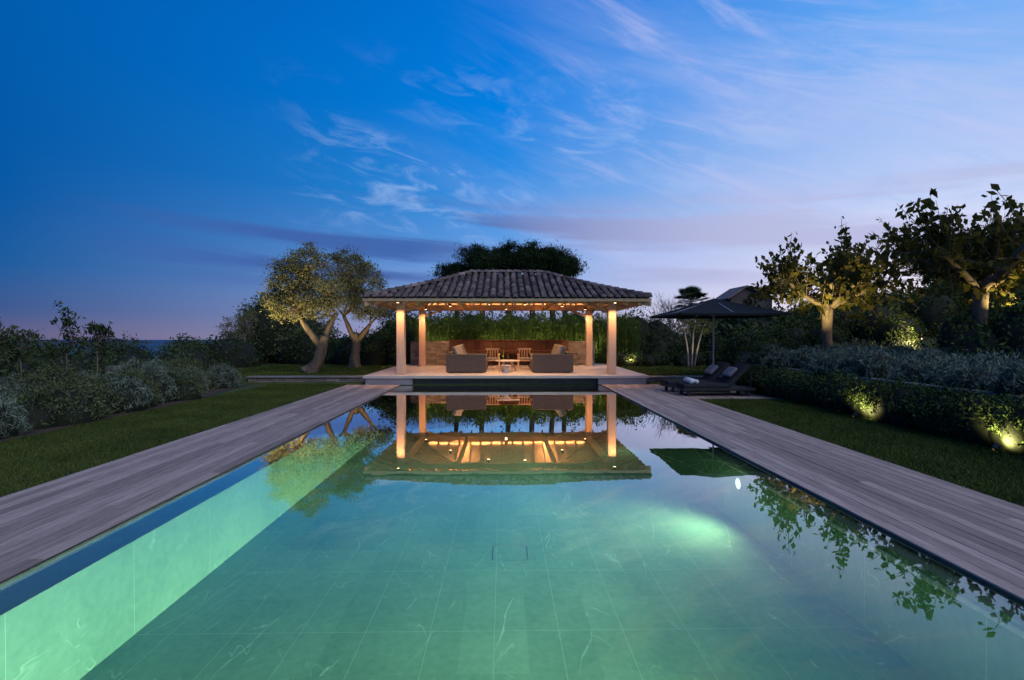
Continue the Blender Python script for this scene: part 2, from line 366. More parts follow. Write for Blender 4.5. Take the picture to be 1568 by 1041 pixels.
b.box((RX0-0.03,RY0-0.03,3.0),(RX1+0.03,RY0+0.02,3.11)); b.box((RX0-0.03,RY1-0.02,3.0),(RX1+0.03,RY1+0.03,3.11))
b.box((RX0-0.03,RY0+0.022,3.0),(RX0+0.02,RY1-0.022,3.11)); b.box((RX1-0.02,RY0+0.022,3.0),(RX1+0.03,RY1-0.022,3.11))
b.obj('fascia',M['wood'],pav,bevel=0.005)
def shell(off,name,mat,flip=False,e=0.0):
    b=MB(); rings=[]
    for k in range(6):
        dd=HD*k/5; z=H(dd)+off
        x0,x1,y0,y1=RX0-e+dd,RX1+e-dd,RY0-e+dd,RY1+e-dd
        if k==5: y0=y1=RYM
        rings.append([(x0,y0,z),(x1,y0,z),(x1,y1,z),(x0,y1,z)])
    vs=[p for r in rings for p in r]; fs=[]
    for k in range(5):
        for j in range(4):
            f=(4*k+j,4*k+(j+1)%4,4*k+4+(j+1)%4,4*k+4+j); fs.append(f[::-1] if flip else f)
    b.add(vs,fs); return b.obj(name,mat,pav)
shell(-0.01,'roof_deck',M['rooffelt'],e=0.03)
shell(-0.13,'ceiling_boards',M['wood'],True)
b=MB()
def tile(p0,p1,side,up,r0,r1):
    vs=[]
    for p,r in ((p0,r0),(p1,r1)):
        for k in range(6):
            a=math.pi*k/5; vs.append(p+side*math.cos(a)*r+up*(math.sin(a)*r*1.0))
    fs=[(k,k+1,k+7,k+6) for k in range(5)]+[(0,5,4,3,2,1)]
    b.add(vs,fs)
def slope(origin,along,inward,length):
    sp=0.265; n=int(length/sp); along=Vector(along); inward=Vector(inward); origin=Vector(origin)
    for i in range(n+1):
        s_=(i+0.5)*length/(n+1); dm=min(HD,s_,length-s_)
        d_=-0.10; 
        while d_<dm-0.12:
            e=min(d_+0.42,dm+0.05)
            j=random.uniform(-0.014,0.014)
            p0=origin+along*(s_+j)+inward*(d_+random.uniform(-0.015,0.015)); p1=origin+along*(s_+j)+inward*e
            p0.z=H(max(d_,-0.09))+0.07+random.uniform(-.009,.009); p1.z=H(e)+0.02
            tile(p0,p1,along,Vector((0,0,1)),0.098,0.072); d_+=0.34
LX=RX1-RX0; LY=RY1-RY0
slope((RX0,RY0,0),(1,0,0),(0,1,0),LX); slope((RX1,RY1,0),(-1,0,0),(0,-1,0),LX)
slope((RX0,RY1,0),(0,-1,0),(1,0,0),LY); slope((RX1,RY0,0),(0,1,0),(-1,0,0),LY)
def caps(pa,pb,dA,dB):
    pa=Vector(pa);pb=Vector(pb); L_=(pb-pa).length; n=int(L_/0.34)
    dirn=(pb-pa).normalized(); side=dirn.cross(Vector((0,0,1))).normalized()
    for i in range(n+1):
        a=i/(n+1); e=(i+1.2)/(n+1)
        p0=pa.lerp(pb,a); p1=pa.lerp(pb,min(e,1)); p0.z=H(dA+(dB-dA)*a)+0.10; p1.z=H(dA+(dB-dA)*min(e,1))+0.075
        tile(p0,p1,side,Vector((0,0,1)),0.115,0.095)
for (cx,cy,ex) in ((RX0,RY0,RX0+HD),(RX0,RY1,RX0+HD),(RX1,RY0,RX1-HD),(RX1,RY1,RX1-HD)): caps((cx,cy,0),(ex,RYM,0),0,HD)
caps((RX0+HD,RYM,0),(RX1-HD,RYM,0),HD,HD)
b.obj('roof_tiles',M['tile'],pav)
def stonewall(b,x0,x1,y0,y1,z0_,z1,hh=0.13):
    z=z0_
    while z<z1-0.02:
        h_=min(random.uniform(hh*0.7,hh*1.25),z1-z); x=x0
        while x<x1-0.02:
            w_=min(random.uniform(0.18,0.5),x1-x)
            if x1-(x+w_)<0.08: w_=x1-x
            b.box((x+0.004,y0+random.uniform(0,0.025),z+0.004),(x+w_-0.004,y1,z+h_-0.004)); x+=w_
        z+=h_
b=MB(); stonewall(b,-4.5,-2.6,25.0,25.4,0.322,1.5); stonewall(b,3.2,4.5,25.0,25.4,0.322,1.5)
b.obj('stone_wall_panels',M['stone'],pav,bevel=0.008)
b=MB(); x=-2.58
while x<3.0: b.box((x,25.05,0.322),(x+0.28,25.12,1.52)); x+=0.289
b.box((-2.6,25.0,1.522),(3.19,25.2,1.56)); b.obj('cedar_panel',M['cedar'],pav)
b=MB()
b.box((-2.3,24.5,1.0),(2.9,24.95,1.05)); 
for x in (-2.2,0.2,2.7): b.box((x,24.55,0.322),(x+0.08,24.9,0.998))
b.obj('bar_counter',M['cedar'],pav)

def sofa(x0,x1,s):
    e=empty('outdoor_sofa'); y0,y1=19.9,22.6
    b=MB(); b.box((x0,y0,0.38),(x1,y1,0.62)); 
    b.box((x0,y0-0.02,0.36),(x1,y0+0.18,1.05)); b.box((x0,y1-0.18,0.36),(x1,y1,1.0))
    bx=(x0,x0+0.2) if s>0 else (x1-0.2,x1)
    b.box((bx[0],y0+0.2,0.36),(bx[1],y1-0.2,1.1)); b.obj('frame',M['sofa'],e,bevel=0.02)
    b=MB()
    for k in range(3): b.box((x0+0.21*(s>0),y0+0.2+k*0.76,0.625),(x1-0.21*(s<0),y0+0.2+k*0.76+0.74,0.80))
    b.obj('seat_cushions',M['sofa'],e,bevel=0.05)
    b=MB()
    for k in range(4):
        cx=(x0+0.42) if s>0 else (x1-0.42)
        b.box((cx-0.09,y0+0.3+k*0.55,0.88),(cx+0.09,y0+0.8+k*0.55,1.38),rot=Matrix.Rotation(-s*0.35,3,'Y')@Matrix.Rotation(0.5*((k%2)*2-1),3,'Z'))
    b.obj('throw_pillows',M['cushion'],e,bevel=0.06)
    b=MB()
    for xx in (x0+0.06,x1-0.12):
        for yy in (y0+0.05,y1-0.12): b.box((xx,yy,0.322),(xx+0.06,yy+0.06,0.36))
    b.obj('feet',M['wood'],e)
sofa(-2.2,-0.65,1); sofa(1.15,2.75,-1)
e=empty('coffee_table'); b=MB()
b.tube([(0.2,20.9,0.72),(0.2,20.9,0.77)],[0.5,0.5],24); b.obj('top',M['slab'],e,bevel=0.01)
b=MB()
for k in range(4):
    a=k*math.pi/2+0.6; b.tube([(0.2+0.42*math.cos(a),20.9+0.42*math.sin(a),0.322),(0.2+0.2*math.cos(a),20.9+0.2*math.sin(a),0.72)],[0.03,0.035],8)
b.obj('legs',M['wood'],e)
e=empty('side_stool'); b=MB()
b.tube([(0.12,19.85,0.322),(0.12,19.85,0.42),(0.12,19.85,0.52),(0.12,19.85,0.60)],[0.17,0.11,0.11,0.18],16); b.tube([(0.12,19.85,0.602),(0.12,19.85,0.63)],[0.2,0.2],16); b.obj('turned_body',M['slab'],e,smooth=False)
def armchair(cx,cy,s):
    e=empty('wooden_armchair'); b=MB()
    for dx in (-0.3,0.3):
        for dy in (-0.3,0.3): b.beam((cx+dx,cy+dy,0.322),(cx+dx*0.92,cy+dy*0.92,1.0 if dy>0 else 0.92),0.05,0.05)
    b.box((cx-0.3,cy-0.3,0.68),(cx+0.3,cy+0.3,0.73))
    for dx in(-0.29,0.29): b.box((cx+dx-0.04,cy-0.33,0.93),(cx+dx+0.04,cy+0.3,0.96))
    for k in range(5): b.box((cx-0.24+k*0.11,cy+0.27,0.73),(cx-0.2+k*0.11,cy+0.3,1.15))
    b.box((cx-0.3,cy+0.26,1.15),(cx+0.3,cy+0.31,1.22)); b.obj('frame',M['wood'],e)
    b=MB(); b.box((cx-0.26,cy-0.28,0.732),(cx+0.26,cy+0.24,0.82)); b.obj('cushion',M['cushion'],e,bevel=0.03)
armchair(-0.45,22.2,1); armchair(0.95,22.2,1)

# ---------------------------------------------------------------- lights
def lamp(name,loc,target,energy,col=(1,0.62,0.32),angle=80,rad=0.03,blend=0.7,parent=None,kind='SPOT'):
    l=bpy.data.lights.new(name,kind); l.energy=energy; l.color=col
    if kind=='SPOT': l.spot_size=R(angle); l.spot_blend=blend; l.shadow_soft_size=rad
    o=bpy.data.objects.new(name,l); o.location=loc; link(o,parent)
    dv=Vector(target)-Vector(loc); o.rotation_euler=dv.to_track_quat('-Z','Y').to_euler(); return o
WARM=(1,0.55,0.26)
def garden_spot(loc,target,energy,angle=90,col=(1,0.74,0.36)):
    e=empty('garden_spotlight'); l=Vector(loc); d=(Vector(target)-l).normalized()
    b=MB(); b.tube([l+Vector((0,0,-0.22)),l+Vector((0,0,-0.02))],[0.008,0.008],6); b.tube([l-d*0.1,l-d*0.085,l],[0.02,0.035,0.04],10,cap=False); b.obj('housing',M['black'],e)
    b=MB(); b.tube([l-d*0.02,l-d*0.018],[0.036,0.036],10); b.obj('lens',M['em_warm'],e)
    lamp('bulb',l+d*0.01,target,energy,col,angle,0.03,parent=e)
def downlight(x,y,z,energy,angle=100,tgt=None):
    e=empty('ceiling_downlight'); b=MB(); b.tube([(x,y,z+0.1),(x,y,z)],[0.05,0.055],12); b.obj('can',M['black'],e)
    b=MB(); b.tube([(x,y,z-0.002),(x,y,z-0.006)],[0.045,0.045],12); b.obj('lens',M['em_warm'],e)
    lamp('bulb',(x,y,z-0.02),tgt or (x,y,0),energy,WARM,angle,0.04,parent=e)
for x in CX:
    downlight(x,CY[0]-0.6,2.98,150,100,(x,CY[0],0.9))
    downlight(x*0.93,CY[1]-0.7,2.98,170,110,(x,CY[1],1.0))
for x in (-0.55,0.85): downlight(x,19.75,2.97,240,130)
for x in (-2.2,2.5): downlight(x,21.5,3.0,240,130)
downlight(0.15,23.9,3.0,170,140)
e=empty('led_strip')  # added uplights on the beams to brighten the ceiling, not real fittings
for (sx_,sy_,cx_,cy_,en) in ((7.4,0.1,0.145,19.3,45),(7.4,0.1,0.145,24.4,45),(0.1,4.6,-1.7,21.85,45),(0.1,4.6,2.0,21.85,45)):
    b=MB(); b.box((cx_-sx_/2*0.98,cy_-sy_/2*0.98,3.192),(cx_+sx_/2*0.98,cy_+sy_/2*0.98,3.197)); b.obj('diffuser',M['em_strip'],e)
    l=bpy.data.lights.new('strip_light','AREA'); l.shape='RECTANGLE'; l.size=sx_; l.size_y=sy_; l.energy=en; l.color=WARM
    o=bpy.data.objects.new('strip_light',l); o.location=(cx_,cy_,3.21); o.rotation_euler=(math.pi,0,0); link(o,e)
for y,en in ((1.8,380),(7.3,340),(12.2,120),(16.6,90)):
    e=empty('underwater_pool_light')
    b=MB(); b.tube([(PX1-0.002,y,-0.33),(PX1-0.03,y,-0.33)],[0.1,0.09],16); b.obj('bezel',M['metal'],e)
    b=MB(); b.tube([(PX1-0.031,y,-0.33),(PX1-0.034,y,-0.33)],[0.075,0.075],16); b.obj('lens',M['em_pool'],e)
    lamp('bulb',(PX1-0.12,y,-0.28),(PX0,y-0.8,-1.7),en,(1.0,0.98,0.66),168,0.16,1.0,parent=e)
e=empty('underwater_light_strip')  # added area light that brightens the left pool wall, not a real fitting
b=MB(); b.box((PX1-0.03,-1,-0.16),(PX1-0.003,18,-0.12)); b.obj('profile',M['metal'],e)
l=bpy.data.lights.new('strip','AREA'); l.shape='RECTANGLE'; l.size=19.4; l.size_y=0.05; l.energy=560; l.color=(0.78,1.0,0.80); l.spread=R(44)
o=bpy.data.objects.new('strip',l); o.location=(PX1-0.04,8.3,-0.14); o.rotation_euler=Vector((-1,0,-0.03)).to_track_quat('-Z','Y').to_euler(); link(o,e)

# ---------------------------------------------------------------- parasol
e=empty('garden_parasol'); px,py=7.25,17.5
b=MB(); b.tube([(px,py,0.02),(px,py,3.0)],[0.028,0.028],12); b.tube([(px,py,3.0),(px,py,3.1)],[0.03,0.01],10); b.box((px-0.35,py-0.35,0.005),(px+0.35,py+0.35,0.07)); b.obj('pole_and_base',M['metal'],e)
b=MB(); hw=1.72; n=8
top=Vector((px,py,3.06)); cor=[Vector((px+sx*hw,py+sy*hw,2.50)) for sx,sy in((-1,-1),(1,-1),(1,1),(-1,1))]
K=8
def cpt(a,t):
    i=int(a)%4; f=a-int(a); pe=cor[i].lerp(cor[(i+1)%4],f)
    pt=top.lerp(pe,t); pt.z+= -0.06*math.sin(math.pi*t)*(1 if 0.05<f<0.95 else 0.3) +0.05*math.sin(math.pi*f)*t*(-0.4); return pt
vs=[];fs=[];A=32
for i in range(A):
    for k in range(K+1): vs.append(cpt(i*4/A,k/K))
for i in range(A):
    j=(i+1)%A
    for k in range(K): fs.append((i*(K+1)+k,i*(K+1)+k+1,j*(K+1)+k+1,j*(K+1)+k))
m0=len(vs)
for i in range(A): 
    q=cpt(i*4/A,1); vs.append(q+Vector((0,0,-0.07)))
for i in range(A):
    j=(i+1)%A; fs.append((i*(K+1)+K,m0+i,m0+j,j*(K+1)+K))
b.add(vs,fs); b.obj('canopy',M['canvas'],e)
b=MB()
for i in range(8):
    a=i*0.5; q=cpt(a,0.98)+Vector((0,0,-0.03)); b.beam(top-Vector((0,0,0.06)),q,0.02,0.025); b.beam((px,py,2.45),cpt(a,0.5)-Vector((0,0,0.04)),0.015,0.015)
b.obj('ribs',M['metal'],e)
def lounger(x0,y0,tw):
    e=empty('sun_lounger'); L_=2.15; wd=0.8
    b=MB(); b.box((x0,y0,0.16),(x0+L_,y0+wd,0.24))
    for xx in (x0+0.15,x0+L_-0.25): 
        for yy in (y0+0.03,y0+wd-0.11): b.box((xx,yy,0.0),(xx+0.08,yy+0.08,0.158))
    b.beam((x0+L_-0.12,y0+0.1,0.24),(x0+L_-0.12,y0+0.1,0.66),0.03,0.03); b.beam((x0+L_-0.12,y0+wd-0.1,0.24),(x0+L_-0.12,y0+wd-0.1,0.66),0.03,0.03)
    b.obj('frame',M['loungerframe'],e,bevel=0.01)
    b=MB(); b.box((x0+0.02,y0+0.02,0.242),(x0+1.4,y0+wd-0.02,0.36)); b.obj('mattress',M['lounger'],e,bevel=0.035)
    b=MB(); piv=(x0+1.38,y0,0.25); b.box((x0+1.38,y0+0.02,0.25),(x0+2.26,y0+wd-0.02,0.37),rot=Matrix.Rotation(-R(45),3,'Y'),piv=piv); b.obj('backrest',M['lounger'],e,bevel=0.035)
    b=MB(); b.box((x0+1.62,y0+0.15,0.40),(x0+1.98,y0+wd-0.15,0.52),rot=Matrix.Rotation(-R(45),3,'Y'),piv=piv); b.obj('pillow',M['grey'],e,bevel=0.05)
    if tw:
        b=MB(); b.tube([(x0+0.28,y0+0.12,0.44),(x0+0.3,y0+wd-0.15,0.44)],[0.085,0.085],14); b.tube([(x0+0.45,y0+0.16,0.42),(x0+0.47,y0+wd-0.15,0.42)],[0.06,0.06],12); b.obj('rolled_towel',M['towel'],e,smooth=True)
lounger(5.30,14.9,True); lounger(5.15,15.9,False)

# ---------------------------------------------------------------- low walls
b=MB(); stonewall(b,-9.4,-5.1,19.0,19.3,0.0,0.22,0.11); stonewall(b,5.36,10.5,19.0,19.3,0.0,0.2,0.11); b.obj('low_stone_wall',M['stone'],bevel=0.008)
b=MB(); 
x=-9.45
while x<-5.2: b.box((x,18.95,0.222),(x+0.69,19.36,0.275)); x+=0.7
x=5.38
while x<10.4: b.box((x,18.95,0.205),(x+0.69,19.36,0.255)); x+=0.7
b.obj('wall_coping',M['coping'],bevel=0.008)
b=MB()
y=3.0
while y<17: b.box((8.22,y,0.0),(8.40,y+0.98,0.80)); b.box((8.20,y,0.803),(8.42,y+0.985,0.84)); y+=1.0
b.obj('retaining_wall',M['coping'],bevel=0.006)
b=MB(); stonewall(b,-13.5,-10.8,17.6,17.9,-0.1,0.75,0.14); b.obj('stone_garden_wall',M['stone'],bevel=0.01)
b=MB(); 
def bed(pts): b.add([(x,y,float(gh(x,y))+0.004) for x,y in pts],[tuple(range(len(pts)))])
bed([(-12.9,-2),(-8.4,-2),(-8.42,9),(-8.5,14),(-9.3,18.8),(-12.9,18.8)]); b.obj('planting_bed',M['soil'])

# ---------------------------------------------------------------- vegetation
def smooth_path(tr):
    pts=[Vector(p[:3]) for p in tr]; rad=[p[3] for p in tr]; P=[];Rr=[]
    for i in range(len(pts)-1):
        p0=pts[max(i-1,0)];p1=pts[i];p2=pts[i+1];p3=pts[min(i+2,len(pts)-1)]
        for k in range(4):
            t=k/4; q=0.5*((2*p1)+(p2-p0)*t+(2*p0-5*p1+4*p2-p3)*t*t+(3*p1-p0-3*p2+p3)*t**3)
            P.append(q); Rr.append(rad[i]*(1-t)+rad[i+1]*t)
    P.append(pts[-1]);Rr.append(rad[-1]); return P,Rr
def tree(name,trunks,lobes,L_,W,per,crad,bark,leafm,flat=0.7,shell_b=0.45,bias=(0,0,0),jit=0.0,limb_r=0.5,twig=0.02,nseg=10):
    e=empty(name); b=MB()
    for tr in trunks:
        P,Rr=smooth_path(tr); b.tube(P,Rr,nseg,jit=jit)
    tips=[Vector(tr[-1][:3]) for tr in trunks]; tr_=[tr[-1][3] for tr in trunks]
    C=[]
    for (cx,cy,cz,rx,ry,rz,n) in lobes:
        c=Vector((cx,cy,cz)); k=min(range(len(tips)),key=lambda i:(tips[i]-c).length); t0=tips[k]; r0=tr_[k]
        mid=t0.lerp(c,0.5)+Vector(rng.normal(size=3)*0.12*(c-t0).length); mid.z-=0.1*rz
        b.tube([t0,t0.lerp(mid,0.6),mid,mid.lerp(c,0.6),c],[r0*0.8,r0*0.65,r0*limb_r,r0*limb_r*0.7,r0*limb_r*0.45],6,jit=jit*0.5)
        for i in range(n):
            u=unit(rng.normal(size=3)); rr=shell_b+(1-shell_b)*rng.random()**0.6
            if rng.random()<0.15: rr*=1.12
            q=Vector((cx+u[0]*rx*rr,cy+u[1]*ry*rr,cz+u[2]*rz*rr)); C.append(q)
            st=mid.lerp(c,rng.random()); m2=st.lerp(q,0.55)+Vector(rng.normal(size=3)*0.08*(q-st).length)
            if i%2==0 or per<20: b.tube([st,m2,q],[twig,twig*0.6,twig*0.25],4,cap=False)
    b.obj('trunk',bark,e,smooth=True)
    C=np.array([tuple(q) for q in C]); cs=crad*rng.uniform(0.6,1.4,(len(C),1,1))
    pts=C[:,None,:]+rng.normal(size=(len(C),per,3))*cs*np.array([1,1,flat])*0.6
    pts=pts.reshape(-1,3); np_mesh('foliage',leaves(pts,L_,W,bias),4,leafm,e)
    return e
def shrubs(name,ells,L_,W,dens,mat,sub=0.3,core=True,bias=(0,0,0.3),parent=None,flat=1.0):
    V=[]; b=MB()
    for (x,y,z,rx,ry,rz) in ells:
        area=4*math.pi*((rx*ry)**1.6/3+(rx*rz)**1.6/3+(ry*rz)**1.6/3)**(1/1.6)
        ns=max(8,int(area/(sub*sub)*0.6)); u=unit(rng.normal(size=(ns,3))); u[:,2]=np.where(rng.random(ns)<0.85,np.abs(u[:,2]),u[:,2])
        rr=rng.uniform(0.80,1.12,(ns,1)); c=np.array([x,y,z])+u*np.array([rx,ry,rz])*rr
        per=max(5,int(dens*area/ns)); q=c[:,None,:]+rng.normal(size=(ns,per,3))*sub*0.45*np.array([1,1,flat]); V.append(leaves(q.reshape(-1,3),L_,W,bias))
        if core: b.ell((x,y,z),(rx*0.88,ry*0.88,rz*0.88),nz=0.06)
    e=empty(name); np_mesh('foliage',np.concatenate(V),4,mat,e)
    if core: b.obj('inner_branches',M['core'],e,smooth=True)  # solid dark ellipsoids that stop the view through, no modelled twigs
    return e
tree('olive_tree',[[(-7.95,21.2,0.2,0.40),(-7.7,21.2,0.55,0.24),(-7.45,21.2,1.2,0.20),(-7.3,21.2,1.75,0.17)],
   [(-7.5,21.2,1.1,0.15),(-7.7,21.1,1.6,0.13),(-8.1,21.1,2.2,0.10),(-8.4,21.2,2.7,0.07)],
   [(-7.3,21.2,1.6,0.14),(-7.2,21.3,2.1,0.11),(-6.9,21.4,2.7,0.08)]],
 [(-8.7,21.2,3.9,0.95,0.9,1.05,88),(-7.9,21.1,4.6,0.8,0.9,0.8,62),(-8.5,21.0,2.9,0.85,0.8,0.55,38),(-7.2,21.2,3.5,0.65,0.8,0.8,46),(-7.7,21.5,3.1,0.8,0.8,0.7,32),(-9.1,21.3,3.2,0.5,0.5,0.5,22)],
 0.09,0.032,95,0.26,M['bark_olive'],M['l_olive'],jit=0.14,twig=0.020,nseg=14)
tree('olive_tree',[[(-7.0,24.4,0.2,0.34),(-7.05,24.4,0.7,0.22),(-6.95,24.4,1.3,0.18),(-7.0,24.4,1.9,0.14)],
   [(-6.95,24.4,1.4,0.14),(-6.6,24.4,1.9,0.12),(-6.3,24.4,2.3,0.07)],[(-7.0,24.4,1.5,0.13),(-7.3,24.3,2.2,0.10),(-7.5,24.3,2.7,0.07)]],
 [(-7.3,24.4,4.9,1.0,1.0,1.0,88),(-6.6,24.4,4.3,0.9,1.0,0.9,66),(-7.8,24.4,3.9,0.7,0.9,0.8,42),(-6.4,24.3,3.2,0.8,0.8,0.6,38),(-7.0,24.3,3.3,0.8,0.8,0.6,28),(-5.75,24.4,2.9,0.5,0.5,0.4,20)],
 0.09,0.032,90,0.28,M['bark_olive'],M['l_olive'],jit=0.14,twig=0.020,nseg=14)
tree('young_olive_tree',[[(-13.1,26,-0.1,0.11),(-13.1,26,0.6,0.08),(-13.3,26,1.4,0.06)],[(-13.1,26,0.5,0.07),(-12.9,26,1.0,0.05),(-13.0,26,1.7,0.04)]],
 [(-13.5,26,2.2,0.6,0.6,0.7,30),(-12.9,26,2.5,0.5,0.6,0.6,24),(-13.3,26,1.7,0.6,0.5,0.3,14)],0.08,0.03,60,0.2,M['barkpale'],M['l_olive'],twig=0.018)
shrubs('background_olive_grove',[(-13.2,29,1.7,1.6,1.2,2.1),(-11.6,30,1.2,1.8,1.5,1.8),(-15.5,32,0.3,2,2,1.6),(-11.0,28,0.7,1.4,1,1.3)],0.16,0.06,110,M['l_mid'],sub=0.4)
for (x,y,t) in ((-13.3,15.8,2.8),(-12.7,16.2,2.3),(-13.6,13.6,2.5),(-13.0,13.2,2.0),(-14.3,15.4,2.1)):
    g0=z0(x,y); tree('oleander_sapling',[[(x,y,g0,0.03),(x+0.05,y,g0+0.9,0.02),(x+0.02,y,g0+1.3,0.015)]],
     [(x-0.25,y,g0+1.5,0.35,0.3,0.35,12),(x+0.2,y,g0+1.75,0.35,0.3,0.4,13),(x,y,t-0.45,0.25,0.25,0.45,12)],0.14,0.045,16,0.14,M['bark'],M['l_dark'],twig=0.010,bias=(0,0,0.8))
E=[]; E2=[]
for i in range(105):
    y=rng.uniform(2.5,18.5); x=-8.85-abs(rng.normal())*1.5 - (0.6 if y>15 else 0)
    if x<-12.8: continue
    r=rng.uniform(0.28,0.65); hh=r*rng.uniform(0.9,1.3)*(1+0.15*(-8.7-x))
    (E if rng.random()<0.62 else E2).append((x,y,0.08,r,r,min(hh,0.95)))
E2+=[(-9.0,12.3,0.2,0.5,0.5,0.55),(-9.1,8.7,0.15,0.5,0.5,0.5),(-9.0,10.6,0.15,0.4,0.4,0.42),(-9.2,6.9,0.15,0.5,0.5,0.45),(-9.6,15.2,0.15,0.5,0.5,0.5)]
shrubs('flowerbed_plants',E,0.065,0.024,430,M['l_mid'],sub=0.16,bias=(0,0,0.8))
shrubs('lavender_bushes',E2,0.09,0.016,850,M['l_lav'],sub=0.11,bias=(0,0,1.0))
n=3000; cx=-9.0-np.abs(rng.normal(size=n))*1.6; cy=rng.uniform(2.5,18.7,n); k=(np.sin(cx*3.1+1)*np.sin(cy*2.3)+rng.normal(size=n)*0.5)>0.35; cx=cx[k].clip(-12.8);cy=cy[k]
P=np.stack([cx,cy,np.full(len(cx),0.1)],1); np_mesh('tall_perennials',blades(P,0.75,0.014,0.22),3,M['l_mid'])
hd=P+np.stack([rng.normal(size=len(P))*0.1,rng.normal(size=len(P))*0.1,rng.uniform(0.4,0.85,len(P))],1); hd=np.repeat(hd,2,0)+rng.normal(size=(len(hd)*2,3))*0.03
np_mesh('seed_heads',leaves(hd,0.03,0.018),4,M['l_dry'])
E=[]
for i in range(64):
    x=rng.uniform(-34,-12.8); y=rng.uniform(14,30) ; g0=z0(x,y); r=rng.uniform(0.8,1.5)
    top=rng.uniform(1.05,1.75)
    if y<20: top*=0.8
    E.append((x,y,g0+0.2,r,r,top-g0*0.9-0.2))
shrubs('mixed_hedgerow',E,0.15,0.06,65,M['l_dark'],sub=0.38)
E=[(-10.5+i*1.0+rng.normal()*0.2,27.5+rng.normal()*0.6,0.6,0.9,0.8,rng.uniform(0.9,1.5)) for i in range(6)]
E+=[(-5.2,26.5,0.8,0.9,0.8,1.7),(-5.9,27.5,0.8,1,0.8,1.9),(-8,27,0.6,1,0.9,1.0)]
shrubs('evergreen_shrubs',E,0.11,0.05,140,M['l_hedge'],sub=0.28)
n=8000; P=np.stack([rng.uniform(-5.5,7.2,n),27.6+rng.normal(size=n)*0.35,np.full(n,0.25)],1); np_mesh('bamboo_screen',np.concatenate([blades(P,2.4,0.03,0.10,0.18)]),3,M['l_reed'])
n=20000; P=np.stack([rng.uniform(-5.6,7.3,n),27.5+rng.normal(size=n)*0.4,rng.uniform(0.4,2.7,n)],1); P[:,2]+=0.25*np.sin(P[:,0]*4)
np_mesh('bamboo_foliage',leaves(P,0.22,0.035,(0,0,-0.6)),4,M['l_reed'])
E=[(x,29.3,0.8,1.3,0.7,2.2+0.2*math.sin(x*2)) for x in np.arange(-5.5,9,1.2)]
shrubs('tall_hedge',E,0.14,0.06,70,M['l_dark'],sub=0.35)
def pine(x,y,top,rx,rz,nl=6):
    g0=z0(x,y); lob=[]
    for i in range(nl):
        a=i*2.4; lob.append((x+rx*0.62*math.cos(a)*(0.4+0.6*(i/nl)),y+rx*0.5*math.sin(a),top-rz*rng.uniform(0.5,1.4),rx*0.5,rx*0.5,rz*0.55,26))
    lob.append((x,y,top-rz*0.5,rx*0.4,rx*0.4,rz*0.5,20))
    tree('umbrella_pine',[[(x,y,g0,0.25),(x+0.1,y,g0+(top-g0)*0.35,0.2),(x,y,top-rz*1.8,0.15)]],lob,0.22,0.035,55,0.38,M['barkdark'],M['l_pine'],flat=0.6,bias=(0,0,0.9),twig=0.03)
pine(-1.5,35,7.9,1.5,1.4,7); pine(0.3,35.5,8.3,1.6,1.4,7); pine(1.9,34.6,8.1,1.4,1.3,7); pine(3.3,35,7.8,1.4,1.3,7); pine(-3.3,36,6.9,1.4,1.0,6); pine(4.4,37,7.5,1.4,1.1,6)
def bare(name,x,y,g0,h_,mat,nst=4,seed=1):
    rr=random.Random(seed); e=empty(name); b=MB()
    def br(p,d,l,r,dep):
        q=p+d*l; m=p.lerp(q,0.5)+Vector((rr.gauss(0,1),rr.gauss(0,1),0))*l*0.05
        b.tube([p,m,q],[r,r*0.8,r*0.6],5,cap=False)
        if dep==0: return
        for k in range(rr.choice([2,3,3])):
            nd=(d+Vector((rr.gauss(0,0.42),rr.gauss(0,0.42),rr.gauss(0.12,0.2)))).normalized(); br(p.lerp(q,rr.uniform(0.6,1)),nd,l*rr.uniform(0.62,0.85),r*0.6,dep-1)
    for k in range(nst): br(Vector((x+rr.gauss(0,0.1),y,g0)),Vector((rr.gauss(0,0.25),rr.gauss(0,0.2),1)).normalized(),h_*0.3,0.05,5)
    b.obj('branches',mat,e); return e
bare('bare_tree',10.1,30,0.3,4.6,M['barkpale'],4,2); bare('bare_tree',8.2,29.5,0.3,3.2,M['barkpale'],4,5); bare('bare_tree',11.3,31,0.3,3.8,M['barkpale'],3,9)
tree('multi_stem_tree',[[(8.75,24,0.25,0.05),(8.7,24,1.2,0.04),(8.55,24,2.0,0.03)],[(8.9,24,0.25,0.05),(8.95,24,1.2,0.04),(9.0,24,2.0,0.03)],[(9.05,24.1,0.25,0.05),(9.2,24,1.2,0.04),(9.4,24,2.0,0.03)]],
 [(8.5,24,2.35,0.5,0.5,0.4,18),(9.0,24,2.55,0.5,0.5,0.4,18),(9.5,24,2.3,0.5,0.5,0.4,18)],0.1,0.04,26,0.2,M['barkpale'],M['l_mid'],twig=0.015)
e=empty('fan_palm'); px,py=12.9,35; b=MB(); b.tube([(px,py,0.3),(px+0.05,py,2),(px,py,4.0)],[0.22,0.18,0.2],10); b.obj('trunk',M['barkdark'],e)
V=[]
for i in range(60):
    a=rng.uniform(0,2*math.pi); el=rng.uniform(-0.7,1.35); d=Vector((math.cos(a)*math.cos(el),math.sin(a)*math.cos(el),math.sin(el))); st=Vector((px,py,4.0)); q=st+d*rng.uniform(0.45,0.85)
    sd=d.cross(Vector((0,0,1))).normalized(); u=sd.cross(d)
    for k in range(17):
        t=(k-8)/8*1.35; dd=(d*math.cos(t)+sd*math.sin(t)).normalized(); tip=q+dd*0.68+Vector((0,0,-0.12)); w_=dd.cross(u).normalized()*0.035; m=q+dd*0.35
        V+=[q,m+w_,tip,m-w_]
    w_=sd*0.015; V+=[st-w_,st+w_,q+w_,q-w_]
np_mesh('fronds',np.array([tuple(v) for v in V]),4,M['l_dark'],e)
